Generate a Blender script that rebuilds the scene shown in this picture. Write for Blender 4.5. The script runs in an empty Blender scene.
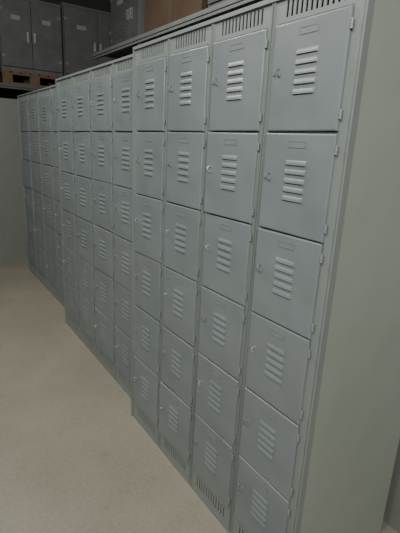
import bpy, bmesh, math, random
from mathutils import Matrix, Vector
random.seed(4)
S = 0.88
H = 1.635*S
scene = bpy.context.scene
COL = scene.collection

# ------------------------------------------------------------ materials
def newmat(name):
    m = bpy.data.materials.new(name); m.use_nodes = True
    nt = m.node_tree; b = nt.nodes["Principled BSDF"]
    return m, nt, b
def paint(name, c1, c2, rough=0.4, scale=3.0, bump=0.02, metal=0.0, spec=0.5, bscale=60, dents=0.0, scuff=0.0):
    m, nt, b = newmat(name)
    tc = nt.nodes.new("ShaderNodeNewGeometry")
    n = nt.nodes.new("ShaderNodeTexNoise"); n.inputs["Scale"].default_value = scale
    n.inputs["Detail"].default_value = 6; n.inputs["Roughness"].default_value = 0.6
    nt.links.new(tc.outputs["Position"], n.inputs["Vector"])
    r = nt.nodes.new("ShaderNodeValToRGB")
    r.color_ramp.elements[0].position = 0.3; r.color_ramp.elements[0].color = (*c1, 1)
    r.color_ramp.elements[1].position = 0.72; r.color_ramp.elements[1].color = (*c2, 1)
    nt.links.new(n.outputs["Fac"], r.inputs["Fac"])
    colout = r.outputs["Color"]
    if scuff:
        ns = nt.nodes.new("ShaderNodeTexNoise"); ns.inputs["Scale"].default_value=16; ns.inputs["Detail"].default_value=10
        ns.inputs["Roughness"].default_value=.75
        mp = nt.nodes.new("ShaderNodeMapping"); mp.inputs["Scale"].default_value=(1,1,.45)
        nt.links.new(tc.outputs["Position"], mp.inputs["Vector"]); nt.links.new(mp.outputs["Vector"], ns.inputs["Vector"])
        rs = nt.nodes.new("ShaderNodeValToRGB")
        rs.color_ramp.elements[0].position=.60; rs.color_ramp.elements[0].color=(0,0,0,1)
        rs.color_ramp.elements[1].position=.72; rs.color_ramp.elements[1].color=(scuff,scuff,scuff,1)
        nt.links.new(ns.outputs["Fac"], rs.inputs["Fac"])
        mx=nt.nodes.new("ShaderNodeMix"); mx.data_type='RGBA'
        nt.links.new(rs.outputs["Color"], mx.inputs["Factor"])
        nt.links.new(colout, mx.inputs["A"]); mx.inputs["B"].default_value=(c1[0]*.5,c1[1]*.47,c1[2]*.42,1)
        colout=mx.outputs["Result"]
    nt.links.new(colout, b.inputs["Base Color"])
    b.inputs["Roughness"].default_value = rough; b.inputs["Metallic"].default_value = metal
    b.inputs["Specular IOR Level"].default_value = spec
    last=None
    if bump:
        n2 = nt.nodes.new("ShaderNodeTexNoise"); n2.inputs["Scale"].default_value = bscale
        nt.links.new(tc.outputs["Position"], n2.inputs["Vector"])
        bp = nt.nodes.new("ShaderNodeBump"); bp.inputs["Strength"].default_value = bump
        bp.inputs["Distance"].default_value = 0.01
        nt.links.new(n2.outputs["Fac"], bp.inputs["Height"]); last=bp
    if dents:
        n3 = nt.nodes.new("ShaderNodeTexNoise"); n3.inputs["Scale"].default_value = 6; n3.inputs["Detail"].default_value=1
        nt.links.new(tc.outputs["Position"], n3.inputs["Vector"])
        b2 = nt.nodes.new("ShaderNodeBump"); b2.inputs["Strength"].default_value = dents; b2.inputs["Distance"].default_value=.03
        nt.links.new(n3.outputs["Fac"], b2.inputs["Height"])
        if last: nt.links.new(last.outputs["Normal"], b2.inputs["Normal"])
        last=b2
    if last: nt.links.new(last.outputs["Normal"], b.inputs["Normal"])
    return m
M_door = paint("door_paint", (.164,.189,.191), (.194,.220,.220), .38, 2.5, .03, dents=.45, scuff=.3)
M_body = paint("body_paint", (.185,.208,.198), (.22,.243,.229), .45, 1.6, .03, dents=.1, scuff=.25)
M_side_lit = paint("side_panel_lit_paint", (.275,.302,.262), (.30,.33,.288), .5, 1.0, .02, dents=.12, scuff=.12)  # paler copy of the locker paint, side light put into the colour
M_back = paint("back_panel_paint", (.175,.19,.168), (.20,.216,.192), .6, 1.2, .03, dents=.15, scuff=.2)
M_metal = paint("latch_metal", (.42,.435,.43), (.52,.53,.52), .3, 20, 0, .3)
M_metal2 = paint("dull_latch_metal", (.17,.18,.178), (.22,.23,.225), .42, 20, 0, .3)
M_plate = paint("plate_metal", (.17,.193,.195), (.193,.216,.216), .42, 20, 0, 0)
M_dark = paint("charcoal_paint", (.135,.141,.141), (.185,.192,.188), .5, 6, .03, scuff=.8)
M_wood = paint("pallet_wood", (.17,.11,.06), (.25,.17,.10), .8, 12, .2)
M_card = paint("cardboard", (.105,.066,.042), (.135,.088,.057), .85, 5, .05)
M_tape = paint("packing_tape", (.14,.10,.07), (.16,.12,.085), .4, 5, 0)
M_rack = paint("beam_steel", (.24,.25,.24), (.29,.30,.28), .45, 6, .03)
M_post = paint("post_steel", (.13,.135,.13), (.16,.165,.16), .5, 6, .03)
M_wall = paint("wall_paint", (.055,.055,.053), (.07,.07,.067), .9, 1.5, .1)
M_ceil = paint("ceiling_paint", (.05,.05,.05), (.07,.07,.065), .9, 1.5, .1)
M_label = paint("label_card", (.36,.34,.29), (.44,.41,.35), .7, 12, 0)
M_floor, nt, b = newmat("concrete_floor")
tc = nt.nodes.new("ShaderNodeTexCoord")
def noise(scale,det=8,rg=.6):
    n=nt.nodes.new("ShaderNodeTexNoise"); n.inputs["Scale"].default_value=scale; n.inputs["Detail"].default_value=det
    n.inputs["Roughness"].default_value=rg; nt.links.new(tc.outputs["Object"], n.inputs["Vector"]); return n
def ramp(n,p0,c0,p1,c1):
    r=nt.nodes.new("ShaderNodeValToRGB"); e=r.color_ramp.elements
    e[0].position=p0; e[0].color=(*c0,1); e[1].position=p1; e[1].color=(*c1,1)
    nt.links.new(n.outputs["Fac"], r.inputs["Fac"]); return r
def mul(a,b_,f):
    mx=nt.nodes.new("ShaderNodeMix"); mx.data_type='RGBA'; mx.blend_type='MULTIPLY'; mx.inputs["Factor"].default_value=f
    nt.links.new(a,mx.inputs["A"]); nt.links.new(b_,mx.inputs["B"]); return mx.outputs["Result"]
r1=ramp(noise(1.7,10,.62),.32,(.262,.242,.186),.68,(.322,.298,.232))
n2=noise(60,10,.75); r2=ramp(n2,.35,(.6,.6,.6),.58,(1,1,1))
r3=ramp(noise(9,14,.85),.38,(.6,.58,.54),.45,(1,1,1))
res=mul(mul(r1.outputs["Color"],r2.outputs["Color"],.4),r3.outputs["Color"],.35)
nt.links.new(res,b.inputs["Base Color"]); b.inputs["Roughness"].default_value=.5
bp = nt.nodes.new("ShaderNodeBump"); bp.inputs["Strength"].default_value=.2; bp.inputs["Distance"].default_value=.01
nt.links.new(n2.outputs["Fac"], bp.inputs["Height"]); nt.links.new(bp.outputs["Normal"], b.inputs["Normal"])

# ------------------------------------------------------------ helpers
def box(bm, x0,x1,y0,y1,z0,z1, mat=0):
    vs=[bm.verts.new((x,y,z)) for x in (x0,x1) for y in (y0,y1) for z in (z0,z1)]
    for f in ((0,1,3,2),(4,6,7,5),(0,4,5,1),(2,3,7,6),(0,2,6,4),(1,5,7,3)):
        fc=bm.faces.new([vs[i] for i in f]); fc.material_index=mat
def quad(bm, pts, mat=0):
    f=bm.faces.new([bm.verts.new(p) for p in pts]); f.material_index=mat; return f
def mesh_from(bm, name, mats):
    bmesh.ops.recalc_face_normals(bm, faces=bm.faces)
    me=bpy.data.meshes.new(name); bm.to_mesh(me); bm.free()
    for m in mats: me.materials.append(m)
    return me
def obj(name, me, parent=None, loc=(0,0,0), rot=(0,0,0)):
    o=bpy.data.objects.new(name, me); COL.objects.link(o)
    o.location=loc; o.rotation_euler=rot
    if parent: o.parent=parent
    return o
def top(name, loc, label, cat, group=None, rot=(0,0,0)):
    o=obj(name,None,None,loc,rot); o["label"]=label; o["category"]=cat
    if group: o["group"]=group
    o.empty_display_size=.1
    return o
def bev(o, w=.002, seg=2):
    m=o.modifiers.new("bevel","BEVEL"); m.width=w; m.segments=seg; m.limit_method='ANGLE'
    return o

# ------------------------------------------------------------ locker meshes
M_END=.045*S; GAP=.045*S; DW=.27875*S; DEP=.58*S; HT=2.077*S
def width(n): return 2*M_END+n*DW+(n-1)*GAP
ZTOP=(1.635+.364)*S; PITCH=.312*S; ZB=ZTOP-6*PITCH
DH=PITCH-.005
T=.009

def door_mesh():
    bm=bmesh.new()
    lx0,lx1=.36*DW,.66*DW
    n=5; zt=DH-.079*S; zb=DH-.079*S-.136*S
    step=(zt-zb)/n
    sl=[]
    for i in range(n):
        z1=zt-i*step; sl.append((z1-step*.54, z1))
    e=.004
    xs=[e,lx0,lx1,DW-e]
    zs=[e]
    for z0,z1 in reversed(sl): zs+= [z0,z1]
    zs.append(DH-e)
    skip=set(1+2*i for i in range(n))
    yf=-T
    grid={}
    for i,x in enumerate(xs):
        for j,z in enumerate(zs): grid[i,j]=bm.verts.new((x,yf,z))
    for i in range(3):
        for j in range(len(zs)-1):
            if i==1 and j in skip: continue
            bm.faces.new((grid[i,j],grid[i+1,j],grid[i+1,j+1],grid[i,j+1]))
    def ring(e2,y): return [(e2,y,e2),(DW-e2,y,e2),(DW-e2,y,DH-e2),(e2,y,DH-e2)]
    rings=[ring(e,yf),ring(.0028,yf+.0003),ring(.001,yf+.0013),ring(0,yf+.003),ring(0,.0005)]
    for a,b_ in zip(rings[:-1],rings[1:]):
        for k in range(4):
            l=(k+1)%4
            quad(bm,[a[l],a[k],b_[k],b_[l]])
    for z0,z1 in sl:
        h=z1-z0
        prof=[(0,z1),(-.0018,z1-h*.25),(-.0034,z1-h*.6),(-.0041,z0+.0005)]
        inset=[0,.001,.002,.003]
        P=[]
        for k,(y,z) in enumerate(prof):
            P.append((Vector((lx0+inset[k],yf+y,z)),Vector((lx1-inset[k],yf+y,z))))
        for k in range(3):
            quad(bm,[P[k+1][0],P[k+1][1],P[k][1],P[k][0]])
        A0=Vector((lx0,yf,z0)); B0=Vector((lx1,yf,z0))
        for k in range(3):
            bm.faces.new([bm.verts.new(p) for p in (A0,P[k+1][0],P[k][0])]) 
            bm.faces.new([bm.verts.new(p) for p in (B0,P[k][1],P[k+1][1])])
    bmesh.ops.remove_doubles(bm, verts=bm.verts, dist=.00005)
    return mesh_from(bm,"door",[M_door])
ME_DOOR=door_mesh()

def plate_mesh():
    bm=bmesh.new(); w,h=.062,.018
    box(bm,0,w,-.0015,0,0,.0025); box(bm,0,w,-.0015,0,h-.0025,h)
    box(bm,0,.003,-.0015,0,.0025,h-.0025); box(bm,w-.003,w,-.0015,0,.0025,h-.0025)
    box(bm,.003,w-.003,-.0005,0,.0025,h-.0025)
    return mesh_from(bm,"number_plate",[M_plate])
ME_PLATE=plate_mesh()

def latch_mesh():
    bm=bmesh.new()
    ring=[]
    N=20
    for r,y in ((.0105,0),(.0098,-.0015),(.0078,-.0015),(.007,-.0006)):
        ring.append([bm.verts.new((r*.6*math.cos(a*2*math.pi/N),y,r*1.2*math.sin(a*2*math.pi/N))) for a in range(N)])
    for a,b_ in zip(ring[:-1],ring[1:]):
        for k in range(N):
            f=bm.faces.new((a[k],a[(k+1)%N],b_[(k+1)%N],b_[k]))
    f=bm.faces.new(ring[-1])
    box(bm,-.024,-.012,-.0025,0,-.006,.006)
    return mesh_from(bm,"latch",[M_plate])
ME_LATCH=latch_mesh()
def hasp_mesh(mat):
    bm=bmesh.new(); prev=None
    for i in range(15):
        t=math.pi*(i/14)
        c=Vector((0,-.001-.012*math.sin(t),.010*math.cos(t)))
        nrm=Vector((0,-math.sin(t),math.cos(t)))
        cr=[]
        for k in range(8):
            u=k*math.pi/4
            cr.append(bm.verts.new(c+nrm*.0015*math.cos(u)+Vector((1,0,0))*.0015*math.sin(u)))
        if prev:
            for k in range(8): bm.faces.new((prev[k],prev[(k+1)%8],cr[(k+1)%8],cr[k]))
        prev=cr
    return mesh_from(bm,"hasp_ring",[mat])
ME_HASPS=[hasp_mesh(M_metal),hasp_mesh(M_metal2),hasp_mesh(M_metal2)]

def hinge_mesh():
    bm=bmesh.new()
    bmesh.ops.create_cone(bm,cap_ends=True,segments=12,radius1=.0038,radius2=.0038,depth=.022)
    bmesh.ops.create_cone(bm,cap_ends=True,segments=12,radius1=.0045,radius2=.0045,depth=.003)
    return mesh_from(bm,"hinge",[M_body])
ME_HINGE=hinge_mesh()

def slotted(bm, x0,x1,z0,z1,y0,y1,n,sw,m):
    c=(x0+x1)/2; span=(x1-x0)*.82; p=span/n
    box(bm,x0,x1,y0,y1,z0,z0+m); box(bm,x0,x1,y0,y1,z1-m,z1)
    edges=[x0]
    for i in range(n):
        s=c-span/2+(i+.5)*p
        edges+=[s-sw/2,s+sw/2]
    edges.append(x1)
    for i in range(0,len(edges),2): box(bm,edges[i],edges[i+1],y0,y1,z0+m,z1-m)

def body_mesh(n):
    bm=bmesh.new(); W=width(n)
    for x0,x1 in ((0,.003),(W-.003,W)):
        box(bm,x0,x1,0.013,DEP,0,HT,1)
    box(bm,.003,W-.003,DEP-.002,DEP,0,HT,2)
    box(bm,.003,W-.003,.0,DEP-.002,HT-.003,HT)
    box(bm,.003,W-.003,.03,DEP-.002,ZB-.006,ZB-.003)
    box(bm,.004,M_END,-.002,.02,.02,HT-.003); box(bm,W-M_END,W-.004,-.002,.02,.02,HT-.003)
    box(bm,-.0005,.004,-.009,.013,0,HT); box(bm,W-.004,W+.0005,-.009,.013,0,HT)
    for c in range(n):
        x=M_END+c*(DW+GAP)
        if c<n-1:
            g=GAP
            box(bm,x+DW,x+DW+g*.40,-.002,.02,0.02,HT-.003)
            box(bm,x+DW+g*.60,x+DW+g,-.002,.02,0.02,HT-.003)
            box(bm,x+DW+g*.40,x+DW+g*.60,.005,.02,0.02,HT-.003)
            box(bm,x+DW+g*.40-.001,x+DW+g*.40+.001,-.007,.006,0.02,HT-.003)
            box(bm,x+DW+g*.60-.001,x+DW+g*.60+.001,-.007,.006,0.02,HT-.003)
            box(bm,x+DW+g*.49,x+DW+g*.51,.02,DEP-.002,ZB,HT-.003)
        slotted(bm,x,x+DW,ZTOP+.002,HT-.003,-.002,.001,12,.0080,.012)
        slotted(bm,x,x+DW,.02,ZB-.003,-.002,.001,12,.0062,.020)
        for r in range(0,7):
            z=ZTOP-r*PITCH
            box(bm,x,x+DW,-.001,.014,z-.010,z+.002)
            if r<6: box(bm,x,x+DW,.014,DEP-.002,z-.004,z-.002)
    box(bm,.003,W-.003,-.003,.012,0,.02)
    box(bm,0,W,-.010,-.001,HT-.010,HT+.002)
    return mesh_from(bm,"body",[M_body,M_side_lit,M_back])
BODY={4:body_mesh(4)}

def bank(loc,rot,label,group,n=4,parts=True,hinges=True,sx=1.0):
    root=top("locker_bank",loc,label,"locker",group,rot)
    root.scale=(sx,1,1)
    obj("body",BODY[n],root)
    for c in range(n):
        x=M_END+c*(DW+GAP)
        for r in range(6):
            z=ZTOP-(r+1)*PITCH+.0025
            a=math.radians(random.choice([0,.2,.5,.9,1.4,2.2]))
            tz=random.uniform(-.0012,.0012)
            d=obj("door",ME_DOOR,root,(x+DW-DW*math.cos(a),-.0022-DW*math.sin(a),z+tz),(0,math.radians(random.uniform(-.35,.35)),a))
            if parts:
                obj("latch",ME_LATCH,d,(.036*S,-T,DH*.56))
                obj("hasp_ring",random.choice(ME_HASPS),d,(.036*S,-T-.0008,DH*.56),(0,random.choice([0,.15,-.3,.6,-.2,1.1]),random.choice([0,.3,-.3])))
                obj("number_plate",ME_PLATE,d,(DW*.5-.031,-T,DH-.037))
            if hinges:
                for hz in (.14,.86):
                    obj("hinge",ME_HINGE,d,(DW+.0036,-.006,DH*hz))
    return root
G="grey steel lockers along the aisle"
XR1=-.765*S
bank((XR1-width(4),S,0),(0,0,0),"grey painted steel locker bank, four columns, side panel exposed",G)
XL1=XR1-width(4)
s2=1.15; w2=width(4)*s2
X2=XL1-.025*S-w2
bank((X2,1.07*S,0),(0,0,0),"grey steel locker bank, louvred doors, standing between two others",G,4,sx=s2)
s3=1.36; X3=X2-.05*S-width(4)*s3
bank((X3,1.17*S,0),(0,0,0),"grey steel locker bank at the row's far end",G,4,sx=s3)
bank((-6.04*S-DEP,1.66*S,0),(0,0,-math.pi/2),"grey steel locker bank turned to show its plain back panel",G,4,parts=False,hinges=False)
bank((-.50*S,(1.62+.58)*S+.03,0),(0,0,math.pi),"grey steel lockers standing back to back with another bank",G,4,parts=False,hinges=False)

# ------------------------------------------------------------ pallets
def pallet_mesh(L,Dp,h):
    bm=bmesh.new(); t=.02
    for i in range(7):
        w=.095; x=i*(L-w)/6
        box(bm,x,x+w,0,Dp,h-t,h)
    for y in (0,(Dp-.09)/2,Dp-.09):
        box(bm,0,L,y,y+.09,h-2*t,h-t-.0005)
        box(bm,0,L,y,y+.09,0,t)
        for x in (0,(L-.12)/2,L-.12): box(bm,x,x+.12,y,y+.09,t+.0005,h-2*t-.0005)
    return mesh_from(bm,"pallet",[M_wood])
def pallet(loc,L,Dp,h,rot,label):
    o=obj("pallet",pallet_mesh(L,Dp,h),None,loc,(0,0,rot))
    o["label"]=label; o["category"]="pallet"; return o

def cabinet(loc,w,d,h,rot,label):
    root=top("storage_cabinet",loc,label,"cabinet","grey cabinets on racks",(0,0,rot))
    bm=bmesh.new(); t=.01
    box(bm,0,t,0,d,0,h); box(bm,w-t,w,0,d,0,h); box(bm,t,w-t,d-t,d,0,h)
    box(bm,t,w-t,0,d-t,0,.05); box(bm,t,w-t,0,d-t,h-.035,h); box(bm,t,w-t,.03,d-t,h*.5,h*.5+.01)
    bev(obj("body",mesh_from(bm,"body",[M_dark]),root))
    dw=(w-2*t-.006)/2
    for i in range(2):
        bm=bmesh.new()
        box(bm,0,dw-.003,-.014,.0,0,h-.095)
        box(bm,.03,dw-.033,-.017,-.0141,.03,h-.125)
        for k in range(3):
            zz=h*.14+k*.035
            box(bm,dw*.25,dw*.75,-.022,-.0171,zz,zz+.014)
        o=bev(obj("door",mesh_from(bm,"door",[M_dark]),root,(t+.002+i*(dw+.003),.0,.055)),.003)
        bm=bmesh.new()
        xx=dw-.06 if i==0 else .02
        box(bm,xx,xx+.03,-.021,-.0171,h*.45-.09,h*.45+.03)
        box(bm,xx+.007,xx+.023,-.042,-.034,h*.45-.08,h*.45+.02)
        box(bm,xx+.007,xx+.023,-.034,-.021,h*.45-.08,h*.45-.07); box(bm,xx+.007,xx+.023,-.034,-.021,h*.45+.01,h*.45+.02)
        bev(obj("handle",mesh_from(bm,"handle",[M_metal]),o))
        bm=bmesh.new(); box(bm,dw*.36,dw*.64,-.0185,-.0171,h*.62,h*.62+.05)
        obj("label_plate",mesh_from(bm,"label_plate",[M_label]),o)
        for hz in (.12,.72):
            bm=bmesh.new(); hx=0 if i==0 else dw-.045
            box(bm,hx,hx+.04,-.019,-.0145,h*hz,h*hz+.03)
            obj("hinge",mesh_from(bm,"hinge",[M_rack]),o)
    return root
def rack(loc,rot,posts,depth,beams,ph,label,bm_mat,x0=None):
    root=top("storage_rack",loc,label,"shelving",None,(0,0,rot))
    x0=posts[0] if x0 is None else x0
    for x in posts:
        bm=bmesh.new(); w=.05
        for y in (0,depth-w):
            box(bm,x,x+w,y,y+.004,.006,ph); box(bm,x,x+.004,y+.004,y+w,.006,ph); box(bm,x+w-.004,x+w,y+.004,y+w,.006,ph)
            box(bm,x-.02,x+w+.02,y-.01,y+w+.01,0,.006)
        z=.25
        while z<2.0:
            box(bm,x+.015,x+.035,w,depth-w,z,z+.03); z+=.55
        obj("upright",mesh_from(bm,"upright",[M_post]),root)
    for z in beams:
        for y in (-.03,depth-.01):
            bm=bmesh.new()
            box(bm,x0,posts[-1]+.05,y,y+.04,z-.035,z)
            box(bm,x0,posts[-1]+.05,y+(.012),y+.044,z-.06,z-.0351)
            bev(obj("beam",mesh_from(bm,"beam",[bm_mat]),root),.003)
        bm=bmesh.new(); x=x0+.06
        while x<posts[-1]-.1:
            box(bm,x,x+.10,.015,depth-.015,z-.020,z-.001); x+=.13
        obj("deck",mesh_from(bm,"deck",[M_post]),root)
    return root
FX=-7.0*S
rack((FX,.25,0),math.pi/2,[0,3.65],.85,[2.068],2.4,"dark steel pallet rack across the aisle end",M_post)
pallet((FX-.0,.42,2.070),.68,.80,.15,math.pi/2,"worn wooden pallet beside another")
pallet((FX-.0,1.13,2.070),.78,.80,.15,math.pi/2,"worn wooden pallet carrying a grey cabinet")
pallet((FX-.0,1.93,2.070),.93,.80,.15,math.pi/2,"wooden pallet under a wider grey cabinet")
pallet((FX-.0,2.88,2.070),.90,.80,.15,math.pi/2,"wooden pallet at the rack end")
cabinet((FX-.02,1.13,2.221),.76,.60,.86,math.pi/2,"worn dark grey steel two-door cabinet standing on a wooden pallet")
cabinet((FX-.02,1.91,2.221),.94,.60,.90,math.pi/2,"wider dark grey steel two-door cabinet on a pallet")
cabinet((FX-.02,2.87,2.221),.90,.60,.90,math.pi/2,"dark grey steel cabinet at the rack end")

RY=2.36*S; RZ=H+.489*2.34*S
rack((-5.55,RY,0),0,[1.24,3.98,6.3],.95,[RZ],3.6,"grey steel pallet rack with beams behind the lockers",M_rack,x0=.05)
def carton(loc,w,d,h,label,rz=0):
    root=top("cardboard_box",loc,label,"box",None,(0,0,rz))
    bm=bmesh.new(); box(bm,0,w,0,d,0,h)
    bev(obj("carton",mesh_from(bm,"carton",[M_card]),root),.006)
    bm=bmesh.new(); box(bm,0.01,w-.01,d/2-.03,d/2+.03,h+.0002,h+.001)
    box(bm,w/2-.03,w/2+.03,-.0012,-.0002,.0,h)
    obj("tape",mesh_from(bm,"tape",[M_tape]),root)
carton((-4.22,RY+.03,RZ+.001),1.0,.8,.82,"large brown cardboard box on a steel rack")
cabinet((-3.15,RY+.05,RZ+.001),.6,.7,.8,0,"dark grey steel cabinet beside a cardboard box")
cabinet((-2.50,RY+.09,RZ+.001),.8,.7,.6,0,"low dark grey steel cabinet on a steel rack")
cabinet((-5.45,RY+.20,RZ+.001),1.15,.6,.72,0,"dark grey steel cabinet on the rack's open bay")

# ------------------------------------------------------------ room
def slab(name,x0,x1,y0,y1,z0,z1,mat):
    bm=bmesh.new(); box(bm,x0,x1,y0,y1,z0,z1)
    o=obj(name,mesh_from(bm,name,[mat])); o["kind"]="structure"; return o
X0,X1,Y0,Y1,ZC=-7.5,3.5,-2.2,4.4,4.4
slab("floor",X0,X1,Y0,Y1,-.1,0,M_floor)
slab("ceiling",X0,X1,Y0,Y1,ZC,ZC+.1,M_ceil)
slab("wall_west",X0-.1,X0,Y0,Y1,0,ZC,M_wall)
slab("wall_east",X1,X1+.1,Y0,Y1,0,ZC,M_wall)
slab("wall_north",X0,X1,Y1,Y1+.1,0,ZC,M_wall)
slab("wall_south",X0,X1,Y0-.1,Y0,0,ZC,M_wall)

# ------------------------------------------------------------ lights
def area(loc,target,sx,sy,power,col=(1,1,1)):
    l=bpy.data.lights.new("area_light","AREA"); l.shape='RECTANGLE'; l.size=sx; l.size_y=sy; l.energy=power; l.color=col
    o=bpy.data.objects.new("area_light",l); COL.objects.link(o); o.location=loc
    o.rotation_euler=(Vector(target)-Vector(loc)).to_track_quat('-Z','Y').to_euler()
area((1.8,-.9,2.6),(-1.0,.9,1.6),1.0,.9,97,(1,.99,.94))
area((-.5,-.55,2.7),(-1.2,.9,1.8),.4,.4,22,(1,.99,.96))  # added light close to the camera, no fixture, lifts the top rows
area((-3.3,-.15,3.5),(-2.0,.5,1.0),.3,.3,44,(1,.99,.95))
area((-2.2,-1.7,3.6),(-2.2,.9,1.4),3.5,1.2,42,(1,.98,.94))  # added soft fill in place of ambient light, not a fixture
w=bpy.data.worlds.new("world"); scene.world=w; w.use_nodes=True
w.node_tree.nodes["Background"].inputs[0].default_value=(.5,.52,.5,1)
w.node_tree.nodes["Background"].inputs[1].default_value=.3

# ------------------------------------------------------------ camera
r=Vector((.556,.830,.048)).normalized()
f=Vector((-.792,.546,-.273)); f=(f-r*f.dot(r)).normalized()
u=r.cross(f)
cd=bpy.data.cameras.new("camera"); cd.sensor_fit='HORIZONTAL'; cd.sensor_width=36; cd.lens=427/400*36
co=bpy.data.objects.new("camera",cd); COL.objects.link(co)
m=Matrix((( r.x,u.x,-f.x,0),(r.y,u.y,-f.y,0),(r.z,u.z,-f.z,H),(0,0,0,1)))
co.matrix_world=m; cd.clip_start=.02
scene.camera=co
